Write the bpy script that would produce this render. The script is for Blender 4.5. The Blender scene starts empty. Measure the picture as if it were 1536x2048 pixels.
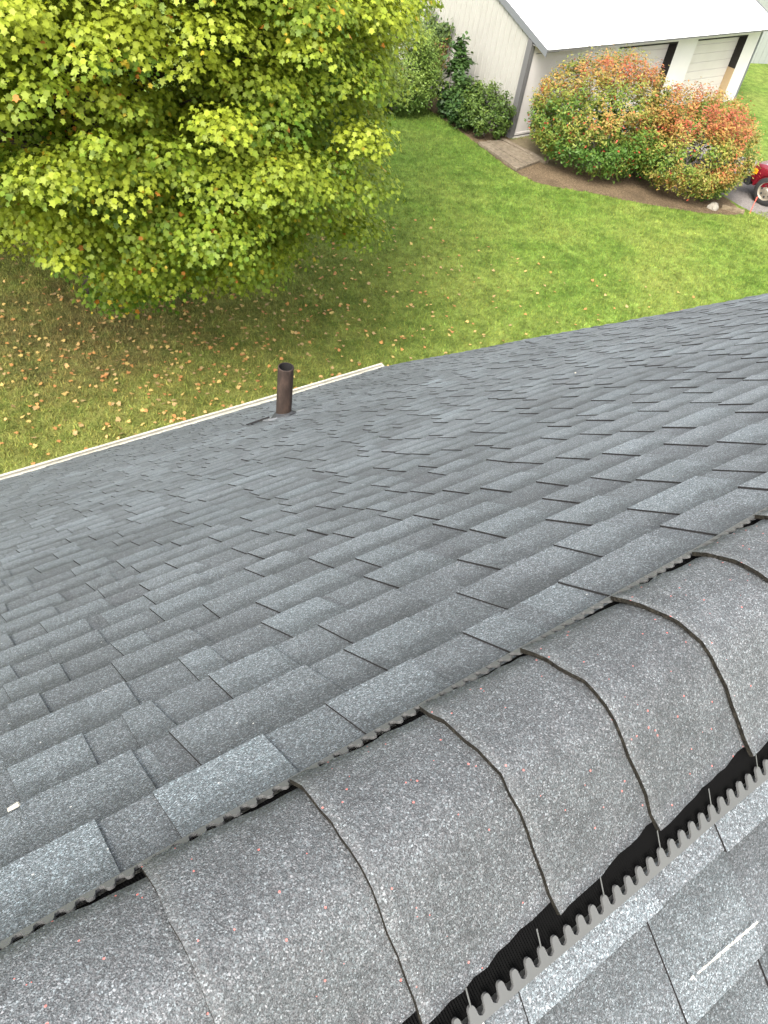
import bpy, math, random
import numpy as np
from mathutils import Matrix, Vector

SC = bpy.context.scene
COL = SC.collection
rng = np.random.default_rng(7)
R = math.radians

# ------------------------------------------------------------------ camera
CAM_AXES = np.array([[0.81363636, -0.56621735, 0.13188554],      # right
                     [-0.33105295, -0.63771226, -0.69550486],    # down
                     [0.47791194, 0.52222695, -0.7063138]])      # forward
CAM_POS = np.array([-0.02186757, -0.15168909, 0.66195337])
FPX = 1555.56
cd = bpy.data.cameras.new('camera')
cam = bpy.data.objects.new('camera', cd)
COL.objects.link(cam)
a = CAM_AXES
cam.matrix_world = Matrix(((a[0][0], -a[1][0], -a[2][0], CAM_POS[0]),
                           (a[0][1], -a[1][1], -a[2][1], CAM_POS[1]),
                           (a[0][2], -a[1][2], -a[2][2], CAM_POS[2]),
                           (0, 0, 0, 1)))
cd.sensor_fit = 'VERTICAL'
cd.sensor_height = 36
cd.lens = FPX / 2048 * 36
cd.clip_start = 0.02
cd.clip_end = 2000
SC.camera = cam

# ------------------------------------------------------------------ light
SUN_EL, SUN_AZ = R(50), R(238)          # overcast: high soft sun behind the camera
world = bpy.data.worlds.new('World')
SC.world = world
world.use_nodes = True
nt = world.node_tree
sky = nt.nodes.new('ShaderNodeTexSky')
sky.sky_type = 'NISHITA'
sky.sun_disc = False
sky.sun_elevation = SUN_EL
sky.sun_rotation = SUN_AZ
sky.dust_density = 4.0
hs = nt.nodes.new('ShaderNodeHueSaturation')
hs.inputs['Saturation'].default_value = 0.30
bg = nt.nodes['Background']
bg.inputs['Strength'].default_value = 0.15
nt.links.new(sky.outputs[0], hs.inputs['Color'])
nt.links.new(hs.outputs[0], bg.inputs['Color'])
sl = bpy.data.lights.new('sun', 'SUN')
sl.energy = 0.95
sl.angle = R(28)
sl.color = (1.0, 0.95, 0.87)
so = bpy.data.objects.new('sun', sl)
COL.objects.link(so)
sd = Vector((math.sin(SUN_AZ) * math.cos(SUN_EL), math.cos(SUN_AZ) * math.cos(SUN_EL), math.sin(SUN_EL)))
so.rotation_euler = (-sd).to_track_quat('-Z', 'Y').to_euler()
SC.view_settings.view_transform = 'Standard'
SC.view_settings.look = 'None'
SC.view_settings.exposure = 2.0
SC.view_settings.gamma = 1

# ------------------------------------------------------------------ material helpers
def mat(name, color=(.5, .5, .5), rough=.7, metal=0.0, spec=.3):
    m = bpy.data.materials.new(name)
    m.use_nodes = True
    b = m.node_tree.nodes['Principled BSDF']
    b.inputs['Base Color'].default_value = (*color, 1)
    b.inputs['Roughness'].default_value = rough
    b.inputs['Metallic'].default_value = metal
    b.inputs['Specular IOR Level'].default_value = spec
    return m

class NG:
    """small node graph writer"""
    def __init__(s, m):
        s.t = m.node_tree; s.b = s.t.nodes['Principled BSDF']
    def n(s, kind, **kw):
        x = s.t.nodes.new(kind)
        for k, v in kw.items(): setattr(x, k, v)
        return x
    def l(s, a_, b_): s.t.links.new(a_, b_)
    def put(s, sock, v):
        if hasattr(v, 'is_output'): s.l(v, sock)
        else: sock.default_value = v
    def coord(s, which='Object'):
        return s.n('ShaderNodeTexCoord').outputs[which]
    def mapping(s, vec, scale=(1, 1, 1), rot=(0, 0, 0)):
        x = s.n('ShaderNodeMapping'); s.l(vec, x.inputs[0])
        x.inputs['Scale'].default_value = scale; x.inputs['Rotation'].default_value = rot
        return x.outputs[0]
    def noise(s, vec, scale, detail=3, rough=.55, out='Fac'):
        x = s.n('ShaderNodeTexNoise'); s.l(vec, x.inputs['Vector'])
        x.inputs['Scale'].default_value = scale; x.inputs['Detail'].default_value = detail
        x.inputs['Roughness'].default_value = rough
        return x.outputs[out]
    def voro(s, vec, scale, feature='F1', out='Color'):
        x = s.n('ShaderNodeTexVoronoi', feature=feature); s.l(vec, x.inputs['Vector'])
        x.inputs['Scale'].default_value = scale
        return x.outputs[out]
    def ramp(s, fac, stops, interp='LINEAR'):
        x = s.n('ShaderNodeValToRGB'); s.l(fac, x.inputs[0])
        cr = x.color_ramp; cr.interpolation = interp
        while len(cr.elements) < len(stops): cr.elements.new(.5)
        for e, (p, c) in zip(cr.elements, stops):
            e.position = p
            e.color = (c, c, c, 1) if isinstance(c, (int, float)) else (*c, 1)
        return x.outputs[0]
    def mix(s, fac, a_, b_, mode='MIX'):
        x = s.n('ShaderNodeMix', data_type='RGBA', blend_type=mode)
        s.put(x.inputs['Factor'], fac)
        for sock, v in ((x.inputs[6], a_), (x.inputs[7], b_)):
            if isinstance(v, tuple): v = (*v, 1) if len(v) == 3 else v
            s.put(sock, v)
        return x.outputs[2]
    def math(s, op, a_, b_=0.0, clamp=False):
        x = s.n('ShaderNodeMath', operation=op, use_clamp=clamp)
        s.put(x.inputs[0], a_); s.put(x.inputs[1], b_)
        return x.outputs[0]
    def sep(s, col):
        x = s.n('ShaderNodeSeparateColor'); s.l(col, x.inputs[0]); return x.outputs
    def attr(s, name):
        return s.n('ShaderNodeAttribute', attribute_name=name).outputs['Color']
    def base(s, c): s.put(s.b.inputs['Base Color'], c)
    def bump(s, h, strength=.3, dist=.01):
        x = s.n('ShaderNodeBump'); s.l(h, x.inputs['Height'])
        x.inputs['Strength'].default_value = strength; x.inputs['Distance'].default_value = dist
        s.l(x.outputs[0], s.b.inputs['Normal'])

# ------------------------------------------------------------------ mesh helpers
class MB:
    """collects polygons, builds ONE mesh object"""
    def __init__(s):
        s.v = []; s.f = []; s.m = []; s.c = []; s.nv = 0
    def add(s, verts, faces, mi=0, col=None):
        verts = [tuple(map(float, p)) for p in verts]
        s.v += verts
        for f in faces:
            s.f.append([i + s.nv for i in f]); s.m.append(mi); s.c.append(col)
        s.nv += len(verts)
    def box(s, lo, hi, mi=0, T=None):
        x0, y0, z0 = lo; x1, y1, z1 = hi
        P = [(x0, y0, z0), (x1, y0, z0), (x1, y1, z0), (x0, y1, z0), (x0, y0, z1), (x1, y0, z1), (x1, y1, z1), (x0, y1, z1)]
        if T is not None: P = [T(p) for p in P]
        s.add(P, [(0, 3, 2, 1), (4, 5, 6, 7), (0, 1, 5, 4), (1, 2, 6, 5), (2, 3, 7, 6), (3, 0, 4, 7)], mi)
    def tube(s, pts, rads, n=8, mi=0, cap=True):
        pts = [np.array(p, float) for p in pts]; V = []; k = len(pts)
        for i, p in enumerate(pts):
            t = pts[min(i + 1, k - 1)] - pts[max(i - 1, 0)]; t /= np.linalg.norm(t) + 1e-9
            u_ = np.cross(t, (0, 0, 1.)) if abs(t[2]) < .9 else np.cross(t, (1., 0, 0)); u_ /= np.linalg.norm(u_)
            w_ = np.cross(t, u_)
            for j in range(n):
                an = 2 * math.pi * j / n
                V.append(p + rads[i] * (math.cos(an) * u_ + math.sin(an) * w_))
        F = [(i * n + j, i * n + (j + 1) % n, (i + 1) * n + (j + 1) % n, (i + 1) * n + j) for i in range(k - 1) for j in range(n)]
        if cap: F += [tuple(range(n - 1, -1, -1)), tuple(range((k - 1) * n, k * n))]
        s.add(V, F, mi)
    def ribbon(s, rows, mi=0):
        n = len(rows[0]); V = [p for r in rows for p in r]
        s.add(V, [(i * n + j, i * n + j + 1, (i + 1) * n + j + 1, (i + 1) * n + j) for i in range(len(rows) - 1) for j in range(n - 1)], mi)
    def build(s, name, mats, parent=None, smooth=False, bevel=0, solid=0):
        me = bpy.data.meshes.new(name)
        me.from_pydata(s.v, [], s.f); me.update()
        mats = mats if isinstance(mats, (list, tuple)) else [mats]
        for m in mats: me.materials.append(m)
        me.polygons.foreach_set('material_index', s.m)
        if any(c is not None for c in s.c):
            at = me.color_attributes.new('tone', 'FLOAT_COLOR', 'POINT')
            arr = np.ones((len(s.v), 4), np.float32)
            for f, c in zip(s.f, s.c):
                if c is not None: arr[f] = c
            at.data.foreach_set('color', arr.ravel())
        if smooth: me.polygons.foreach_set('use_smooth', [True] * len(me.polygons))
        o = bpy.data.objects.new(name, me); COL.objects.link(o)
        if parent: o.parent = parent
        if solid:
            md = o.modifiers.new('thick', 'SOLIDIFY'); md.thickness = solid; md.offset = 0
        if bevel:
            md = o.modifiers.new('bevel', 'BEVEL'); md.width = bevel; md.segments = 2; md.limit_method = 'ANGLE'
        return o

def np_mesh(name, V, nper, mats, parent=None, cols=None, smooth=False):
    """V: (n*nper,3); every nper verts make one polygon; cols (n,4) per polygon"""
    n = len(V) // nper
    me = bpy.data.meshes.new(name)
    me.vertices.add(len(V)); me.vertices.foreach_set('co', np.asarray(V, np.float32).ravel())
    me.loops.add(len(V)); me.loops.foreach_set('vertex_index', np.arange(len(V), dtype=np.int32))
    me.polygons.add(n); me.polygons.foreach_set('loop_start', np.arange(0, len(V), nper, dtype=np.int32))
    me.update(calc_edges=True)
    for m in (mats if isinstance(mats, (list, tuple)) else [mats]): me.materials.append(m)
    if cols is not None:
        at = me.color_attributes.new('tone', 'FLOAT_COLOR', 'POINT')
        at.data.foreach_set('color', np.repeat(np.asarray(cols, np.float32), nper, axis=0).ravel())
    me.validate()
    o = bpy.data.objects.new(name, me); COL.objects.link(o)
    if parent: o.parent = parent
    return o

def tag(o, label=None, cat=None, group=None, kind=None):
    if label: o['label'] = label
    if cat: o['category'] = cat
    if group: o['group'] = group
    if kind: o['kind'] = kind
    return o

def thing(name, label, cat, loc=(0, 0, 0), group=None):
    """an Empty at the thing's base; its parts keep world coordinates through the inverse"""
    o = bpy.data.objects.new(name, None); COL.objects.link(o)
    o.location = loc; o.empty_display_size = .2
    return tag(o, label, cat, group)

def settle(root):
    """children were modelled in world space: cancel the root's offset"""
    for ch in root.children:
        ch.matrix_parent_inverse = Matrix.Translation(-Vector(root.location))

# ------------------------------------------------------------------ constants of the place
GZ = -8.06                      # lawn level (the roof ridge is z = 0)
PIT = R(39); CP, SP = math.cos(PIT), math.sin(PIT)
L, XR, XL = 7.408, 4.958, -4.2  # slope length, right rake, left end
EXPO = 0.1228                   # shingle exposure
NOFF = -0.055                   # the near slope sits a little lower than the far one
CAPS = 0.160                    # ridge-cap exposure

def far(x, d, n=0.0): return (x, d * CP + n * SP, -d * SP + n * CP)
def near(x, d, n=0.0):
    n += NOFF
    return (x, -(d * CP + n * SP), -d * SP + n * CP)

# ------------------------------------------------------------------ materials
def shingle_mat(name, cap=False):
    m = mat(name, rough=.74, spec=.55); g = NG(m)
    co = g.coord()
    grain = g.sep(g.voro(co, 600 if not cap else 640))
    val = g.ramp(grain[0], [(0, .017), (.35, .036), (.62, .065), (.82, .108), (.94, .17), (1, .28)] if cap else [(0, .022), (.35, .048), (.62, .085), (.82, .14), (.94, .21), (1, .33)])
    fine = g.noise(co, 900, 2)
    val = g.mix(.35, val, g.ramp(fine, [(.35, .02), (.5, .08), (.68, .26)]))
    tint = g.mix(grain[1], (.98, .97, .98), (.90, 1.02, 1.05))
    c = g.mix(1.0, val, tint, 'MULTIPLY')
    if cap:
        blot = g.ramp(g.noise(co, 7, 3), [(.3, .82), (.7, 1.15)])
        c = g.mix(1.0, c, blot, 'MULTIPLY')
        oi = g.n('ShaderNodeObjectInfo')
        c = g.mix(1.0, c, g.ramp(oi.outputs['Random'], [(0, .90), (1, 1.12)]), 'MULTIPLY')
        # sprinkled red granules
        worn = g.ramp(g.noise(co, 38, 5, .7), [(.28, .70), (.52, 1.0), (.75, 1.18)])
        c = g.mix(1.0, c, worn, 'MULTIPLY')
        g2 = g.sep(g.voro(co, 230)); dist = g.voro(co, 230, out='Distance')
        red = g.math('MULTIPLY', g.math('GREATER_THAN', g2[2], .976), g.math('LESS_THAN', dist, .26))
        c = g.mix(g.math('MULTIPLY', red, .75), c, (.62, .16, .13))
    else:
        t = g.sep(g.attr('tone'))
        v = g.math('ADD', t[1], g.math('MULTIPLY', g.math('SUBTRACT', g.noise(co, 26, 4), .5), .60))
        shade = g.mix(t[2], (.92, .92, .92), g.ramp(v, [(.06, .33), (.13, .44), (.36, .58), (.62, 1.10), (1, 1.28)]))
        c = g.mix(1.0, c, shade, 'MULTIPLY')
        tone = g.ramp(t[0], [(0, (.68, .67, .70)), (.5, (1.03, 1.07, 1.10)), (1, (1.34, 1.45, 1.50))])
        c = g.mix(1.0, c, tone, 'MULTIPLY')
        sp = g.math('MULTIPLY', g.math('LESS_THAN', g.voro(co, 75, out='Distance'), .10), g.math('GREATER_THAN', g.sep(g.voro(co, 75))[0], .93))
        c = g.mix(sp, c, (.42, .41, .38))
        big = g.ramp(g.noise(co, 1.3, 4), [(.3, .76), (.7, 1.2)])
        c = g.mix(1.0, c, big, 'MULTIPLY')
    g.base(c)
    g.bump(g.mix(.5, g.voro(co, 560, out='Distance'), fine), .55, .0025)
    return m

M_SHINGLE = shingle_mat('roof_shingle')
M_CAP = shingle_mat('cap_shingle', True)
M_EDGE = mat('asphalt_edge_bore_shade', (.020, .019, .019), .95, spec=.1)
def cap_edge():
    m = mat('cap_cut_edge', rough=.95, spec=.1); g = NG(m); co = g.coord()
    g.base(g.ramp(g.noise(co, 160, 4, .7), [(.3, (.008, .007, .006)), (.58, (.020, .018, .014)), (.82, (.07, .060, .045))]))
    g.bump(g.noise(co, 260, 2), 1, .003)
    return m
M_CAPEDGE = cap_edge()
def plastic(name, lo, hi):
    m = mat(name, rough=.5, spec=.3); g = NG(m); co = g.coord()
    g.base(g.mix(g.noise(co, 14, 4), lo, hi)); return m
M_COMB = plastic('grey_baffle_plastic', (.075, .075, .074), (.105, .105, .102))
M_VENT = mat('black_vent_plastic', (.0035, .0035, .0035), .85, spec=.06)
def white_metal(name, c0, c1, scale=1.5, rough=.45):
    m = mat(name, rough=rough, spec=.4); g = NG(m); co = g.coord()
    g.base(g.mix(g.ramp(g.noise(co, scale, 5, .6), [(.35, 0.), (.75, 1.)]), c0, c1)); return m
M_GUTTER = white_metal('gutter_enamel', (.50, .475, .40), (.40, .375, .30), 9)
def rusty():
    m = mat('rusty_pipe', rough=.8, spec=.25); g = NG(m); co = g.coord()
    n1 = g.noise(g.mapping(co, (1, 1, .35)), 18, 6, .7)
    c = g.ramp(n1, [(.3, (.020, .014, .011)), (.5, (.040, .027, .021)), (.68, (.070, .045, .034))])
    g.base(c); g.bump(n1, .35, .004); return m
M_PIPE = rusty()
M_BOOT = mat('boot_rubber', (.035, .036, .038), .6)
M_LEAD = mat('flashing_metal', (.20, .205, .215), .5, .3)
M_BARNWALL = white_metal('beige_steel_siding', (.335, .325, .29), (.305, .295, .26), .9)
M_BARNFRONT = white_metal('white_front_panel', (.62, .585, .555), (.55, .52, .49), .7)
M_BARNROOF = white_metal('white_roof_steel', (.84, .84, .82), (.74, .71, .66), .35, .4)
M_TRIM = mat('grey_trim', (.115, .112, .110), .5)
M_RAKE = mat('rake_trim', (.135, .14, .145), .5)
M_DARK = mat('dark_reveal', (.020, .017, .015), .8)
M_TAN = mat('bare_timber', (.36, .26, .15), .8)
M_DOOR = white_metal('overhead_door_enamel', (.58, .53, .49), (.53, .48, .44), 1.1)
M_GREYWALL = white_metal('grey_shed_steel', (.27, .285, .26), (.235, .25, .225), .6)
M_SIDING = white_metal('house_siding', (.6, .6, .57), (.55, .55, .52), 2)

def lawn_color(g, co):
    """shared by the ground sheet and the blades"""
    sep = g.n('ShaderNodeSeparateXYZ'); g.l(co, sep.inputs[0])
    n1 = g.noise(co, .33, 4, .6); n2 = g.noise(co, 1.5, 4, .65); n3 = g.noise(co, 7, 3, .7)
    green = g.mix(g.ramp(n2, [(.3, 0.), (.7, 1.)]), (.100, .170, .027), (.185, .265, .052))
    green = g.mix(g.ramp(n1, [(.40, 0.), (.68, .75)]), green, (.255, .292, .072))
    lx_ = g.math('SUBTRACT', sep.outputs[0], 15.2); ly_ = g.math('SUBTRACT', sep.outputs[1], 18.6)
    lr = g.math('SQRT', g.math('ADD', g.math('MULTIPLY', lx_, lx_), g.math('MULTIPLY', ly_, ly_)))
    dark_turf = g.ramp(g.math('DIVIDE', g.math('ADD', lr, g.math('MULTIPLY', n2, 2.0)), 8.0), [(.15, .6), (.62, 0.)])
    green = g.mix(dark_turf, green, (.062, .125, .020))     # darker green patch of turf beside the bed
    n4 = g.noise(co, 3.2, 3, .7)
    green = g.mix(1.0, green, g.ramp(n4, [(.3, .72), (.5, 1.0), (.72, 1.22)]), 'MULTIPLY')
    # thin, dry turf round the maple's roots (worn by roots and litter)
    dx = g.math('SUBTRACT', sep.outputs[0], 3.6); dy = g.math('SUBTRACT', sep.outputs[1], 13.0)
    rr = g.math('SQRT', g.math('ADD', g.math('MULTIPLY', dx, dx), g.math('MULTIPLY', dy, dy)))
    rr = g.math('ADD', rr, g.math('MULTIPLY', g.math('SUBTRACT', n1, .5), 4.5))
    rr = g.math('ADD', rr, g.math('MULTIPLY', g.math('SUBTRACT', n2, .5), 3.5))
    dry = g.ramp(g.math('DIVIDE', rr, 10.0), [(.10, .85), (.34, .58), (.60, .26), (.86, 0.)])
    drycol = g.mix(g.ramp(n2, [(.35, 0.), (.7, 1.)]), (.185, .160, .050), (.300, .262, .085))
    dry = g.math('MULTIPLY', dry, g.ramp(n4, [(.34, .35), (.56, 1.0)]))
    c = g.mix(dry, green, drycol)
    bare = g.ramp(g.math('DIVIDE', rr, 10.0), [(.02, .55), (.12, .35), (.24, 0.)])
    c = g.mix(g.math('MULTIPLY', bare, .8), c, (.125, .088, .055))
    return g.mix(1.0, c, g.ramp(n3, [(.25, .62), (.75, 1.32)]), 'MULTIPLY')

def lawn_mat():
    m = mat('lawn', rough=.95, spec=.1); g = NG(m); co = g.coord()
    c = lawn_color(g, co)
    n = g.noise(co, 45, 4, .75)
    c = g.mix(1.0, c, g.ramp(n, [(.3, .5), (.5, .95), (.7, 1.35)]), 'MULTIPLY')
    g.base(c); g.bump(n, 1, .05); return m
def blade_mat():
    m = mat('grass_blade', rough=.7, spec=.15); g = NG(m)
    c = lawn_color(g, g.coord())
    c = g.mix(1.0, c, g.attr('tone'), 'MULTIPLY')
    g.base(c)
    tr = g.n('ShaderNodeBsdfTranslucent'); g.l(c, tr.inputs[0])
    mx = g.n('ShaderNodeMixShader'); mx.inputs[0].default_value = .25
    g.l(g.b.outputs[0], mx.inputs[1]); g.l(tr.outputs[0], mx.inputs[2])
    g.l(mx.outputs[0], g.t.nodes['Material Output'].inputs[0]); return m
def leaf_mat(name, trans=.35, rough=.5):
    m = mat(name, rough=rough, spec=.3); g = NG(m)
    c = g.attr('tone'); g.base(c)
    tr = g.n('ShaderNodeBsdfTranslucent')
    g.l(g.mix(1.0, c, (1.25, 1.15, .55), 'MULTIPLY'), tr.inputs[0])
    mx = g.n('ShaderNodeMixShader'); mx.inputs[0].default_value = trans
    g.l(g.b.outputs[0], mx.inputs[1]); g.l(tr.outputs[0], mx.inputs[2])
    g.l(mx.outputs[0], g.t.nodes['Material Output'].inputs[0]); return m
def rough_ground(name, cols, scale, bump=.6):
    m = mat(name, rough=.95, spec=.1); g = NG(m); co = g.coord()
    n = g.noise(co, scale, 6, .75); n2 = g.noise(co, scale * .07, 3)
    c = g.ramp(n, [(.28, cols[0]), (.5, cols[1]), (.72, cols[2])])
    c = g.mix(1.0, c, g.ramp(n2, [(.3, .75), (.7, 1.2)]), 'MULTIPLY')
    g.base(c); g.bump(n, bump, .03); return m
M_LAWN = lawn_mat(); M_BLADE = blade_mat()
M_MULCH = rough_ground('bark_mulch', ((.050, .034, .020), (.125, .090, .054), (.25, .185, .115)), 26, 1)
M_GRAVEL = rough_ground('drive_gravel', ((.13, .115, .105), (.20, .18, .165), (.30, .275, .255)), 20)
M_DIRT = rough_ground('packed_dirt', ((.09, .072, .042), (.14, .115, .07), (.19, .16, .10)), 8)
M_BOARD = rough_ground('weathered_board', ((.095, .075, .052), (.17, .138, .098), (.25, .21, .155)), 9)
M_BARK = rough_ground('bark', ((.030, .022, .016), (.065, .050, .038), (.12, .095, .072)), 14, 1)
M_TWIG = mat('grey_twig', (.16, .14, .125), .9)
M_LEAF = leaf_mat('maple_leaf', .45)
M_BUSHLEAF = leaf_mat('bush_leaf', .30)
M_DARKLEAF = leaf_mat('shrub_leaf', .22)
M_LITTER = leaf_mat('litter_leaf', .10, .8)
M_ROCK = rough_ground('pale_rock', ((.20, .175, .14), (.30, .27, .22), (.38, .35, .29)), 8)
M_LOG = rough_ground('old_timber', ((.10, .075, .048), (.18, .14, .09), (.26, .21, .14)), 9)
M_CHIP = mat('pale_chip', (.50, .46, .37), .8)
M_STAKE = mat('red_stake', (.50, .10, .07), .6)

# ------------------------------------------------------------------ ground
def sheet(name, pts, z, m, kind='structure'):
    b = MB(); b.add([(x, y, z) for x, y in pts], [tuple(range(len(pts)))])
    return tag(b.build(name, m), kind=kind)
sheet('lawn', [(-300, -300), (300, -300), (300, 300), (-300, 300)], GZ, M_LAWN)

def blob(pts, it=3):
    """rounded outline through the corner points (Chaikin)"""
    P = [np.array(p, float) for p in pts]
    for _ in range(it):
        Q = []
        for i in range(len(P)):
            p, q = P[i], P[(i + 1) % len(P)]
            Q += [.75 * p + .25 * q, .25 * p + .75 * q]
        P = Q
    return [tuple(p + rng.normal(0, .025, 2)) for p in P]
MULCH = [(18.95, 23.5), (17.9, 23.4), (17.9, 20.3), (17.6, 17.9), (17.35, 16.0), (17.6, 15.05), (18.7, 14.2), (19.75, 13.1),
         (21.15, 12.0), (22.3, 11.4), (22.9, 11.9), (23.0, 13.2), (23.6, 15.2), (22.0, 18.1), (19.0, 18.0)]
sheet('mulch_bed', blob(MULCH), GZ + .006, M_MULCH)
sheet('gravel_drive', blob([(22.9, 11.4), (23.4, 10.5), (25.5, 8.0), (28, 6), (29, 9), (27.6, 13.2), (26.2, 15.2), (25.8, 18.3), (23.6, 18.2), (23.2, 14)], 2), GZ + .004, M_GRAVEL)
sheet('dirt_apron', blob([(18.6, 18.2), (18.6, 16.5), (18.9, 15.9), (20.4, 15.8), (21.2, 18.15)], 2), GZ + .010, M_DIRT)

# grass blades over the part of the lawn that is near enough to show them
def in_view(P, pad=1.12):
    q = (P - CAM_POS) @ CAM_AXES.T
    return (q[:, 2] > .5) & (np.abs(q[:, 0] / q[:, 2]) * FPX < 768 * pad) & (np.abs(q[:, 1] / q[:, 2]) * FPX < 1024 * pad)
def inside(poly, x, y):
    c = np.zeros(len(x), bool); n = len(poly)
    for i in range(n):
        (x0, y0), (x1, y1) = poly[i], poly[(i + 1) % n]
        k = ((y0 > y) != (y1 > y)) & (x < (x1 - x0) * (y - y0) / (y1 - y0 + 1e-12) + x0)
        c ^= k
    return c
NB = 420000
bx = rng.uniform(-1.5, 31, NB); by = rng.uniform(6.5, 23, NB)
keep = in_view(np.c_[bx, by, np.full(NB, GZ)]) & ~inside(MULCH, bx, by) & ~((bx > 19.05) & (by > 18.1 + .051 * (bx - 19.1)))
keep &= ~((bx > 22.9) & (by > 21.8 - bx * .45))
bx, by = bx[keep], by[keep]; n = len(bx)
an = rng.uniform(0, 2 * math.pi, n); hh = rng.uniform(.03, .075, n); ww = rng.uniform(.006, .013, n)
ln = rng.uniform(.01, .06, n); la = rng.uniform(0, 2 * math.pi, n)
V = np.empty((n, 3, 3))
V[:, 0] = np.c_[bx - ww * np.cos(an), by - ww * np.sin(an), np.full(n, GZ)]
V[:, 1] = np.c_[bx + ww * np.cos(an), by + ww * np.sin(an), np.full(n, GZ)]
V[:, 2] = np.c_[bx + ln * np.cos(la), by + ln * np.sin(la), GZ + hh]
tn = rng.uniform(.75, 1.5, n); col = np.c_[tn * rng.uniform(.85, 1.2, n), tn, tn * .9, np.ones(n)]
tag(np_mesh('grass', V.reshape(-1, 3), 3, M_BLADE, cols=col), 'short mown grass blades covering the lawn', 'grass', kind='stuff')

# ------------------------------------------------------------------ the house and its shingled roof
house = thing('house', 'house under a dark grey shingled roof seen from above its ridge', 'house', (0, 0, GZ))

def wob(x, d):
    return (.0035 * math.sin(1.7 * x + .6 * d + 1) + .003 * math.sin(2.9 * d - 1.1 * x) + .0016 * math.sin(7.3 * x + 3.1 * d)
            + .0012 * math.sin(11 * d + 5 * x))

def roof_slope(P, length, x0, x1, seed, off=0.0, dmin=.1765):
    r = random.Random(seed); b = MB()
    ncourse = int(length / EXPO) + 1
    for i in range(ncourse):
        db = length - i * EXPO - off; du = db - EXPO - .012
        if db < dmin + .015: break
        du = max(du, dmin)
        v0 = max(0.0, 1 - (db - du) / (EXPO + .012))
        nb, nu = .0085, .0015
        def pt(x, d, lift=0.0):
            k = (d - du) / max(db - du, 1e-6)
            return P(x, d, nu + (nb - nu) * k + wob(x, d) + lift)
        # base layer in short lengths with their own tone
        x = x0 - r.uniform(0, .3)
        while x < x1:
            w = r.uniform(.06, .20); xa, xb = max(x, x0), min(x + w, x1)
            x += w
            if xb - xa < .01: continue
            tone = min(1, max(0, r.gauss(.43, .10)))
            V = [pt(xa, du), pt(xb, du), pt(xb, db), pt(xa, db)]
            nv = b.nv
            b.add(V, [(0, 1, 2, 3)], 0)
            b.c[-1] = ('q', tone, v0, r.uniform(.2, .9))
            b.add([V[3], V[2], P(xb, db, -.003), P(xa, db, -.003)], [(0, 1, 2, 3)], 1)
        # laminated tabs
        x = x0 - r.uniform(0, .3)
        while x < x1:
            w = r.choice((r.uniform(.05, .10), r.uniform(.09, .16), r.uniform(.12, .20)))
            gap = r.uniform(.04, .15)
            xa, xb = max(x, x0), min(x + w, x1)
            x += w + gap
            if xb - xa < .03: continue
            t = r.uniform(.0024, .0038); la_, lb_ = t + max(0, r.gauss(0, .0009)), t + max(0, r.gauss(0, .0009))
            sk = r.uniform(-.007, .007); sk2 = r.uniform(-.007, .007)
            tone = min(1, max(0, r.gauss(.58, .11)))
            jit = r.uniform(-.003, .003)
            dbt = db + jit
            top = [pt(xa, du, t), pt(xb, du, t), pt(xb + sk2, dbt, lb_), pt(xa + sk, dbt, la_)]
            bot = [pt(xa, du, -.002), pt(xb, du, -.002), pt(xb + sk2, dbt, -.004), pt(xa + sk, dbt, -.004)]
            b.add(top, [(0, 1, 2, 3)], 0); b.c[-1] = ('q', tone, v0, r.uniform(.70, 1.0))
            b.add(top + bot, [(0, 3, 7, 4), (2, 1, 5, 6), (3, 2, 6, 7)], 1)
    # vertex colours: red = tone, green = position up the exposure (0 under the next course, 1 at the butt)
    quads = [(f, *c[1:]) for f, c in zip(b.f, b.c) if isinstance(c, tuple)]
    b.c = [None] * len(b.f)
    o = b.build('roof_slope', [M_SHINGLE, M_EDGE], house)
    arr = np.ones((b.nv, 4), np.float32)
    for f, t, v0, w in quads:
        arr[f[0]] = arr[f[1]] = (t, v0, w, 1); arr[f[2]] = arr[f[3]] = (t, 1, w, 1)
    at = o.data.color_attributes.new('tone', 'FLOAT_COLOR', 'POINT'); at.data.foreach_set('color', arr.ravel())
    return o
roof_slope(far, L, XL, XR, 11)
NEARL = 7.30
# the near courses line up at d = 0.235
roof_slope(near, NEARL, XL, XR, 23, (NEARL - .235) % EXPO, .197)

# roof deck, walls, gable trim
b = MB()
for P, ln_ in ((far, L), (near, NEARL)):
    b.add([P(XL, .11, -.012), P(XR - .012, .11, -.012), P(XR - .012, ln_ - .015, -.012), P(XL, ln_ - .015, -.012),
           P(XL, .11, -.14), P(XR - .012, .11, -.14), P(XR - .012, ln_ - .015, -.14), P(XL, ln_ - .015, -.14)],
          [(0, 1, 2, 3), (4, 7, 6, 5), (0, 4, 5, 1), (1, 5, 6, 2), (2, 6, 7, 3), (3, 7, 4, 0)])
b.build('roof_deck', M_SIDING, house)
b = MB()
ye = L * CP - .45; zt = -L * SP - .05
b.box((XL + .3, -ye, GZ), (XR - .35, ye, zt + .15))
za = -.45
b.add([(XL + .3, -ye, zt + .15), (XL + .3, ye, zt + .15), (XL + .3, 0, za - .05), (XR - .35, -ye, zt + .15), (XR - .35, ye, zt + .15), (XR - .35, 0, za - .05)],
      [(0, 2, 1), (3, 4, 5)])
b.build('wall', M_SIDING, house)

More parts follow.
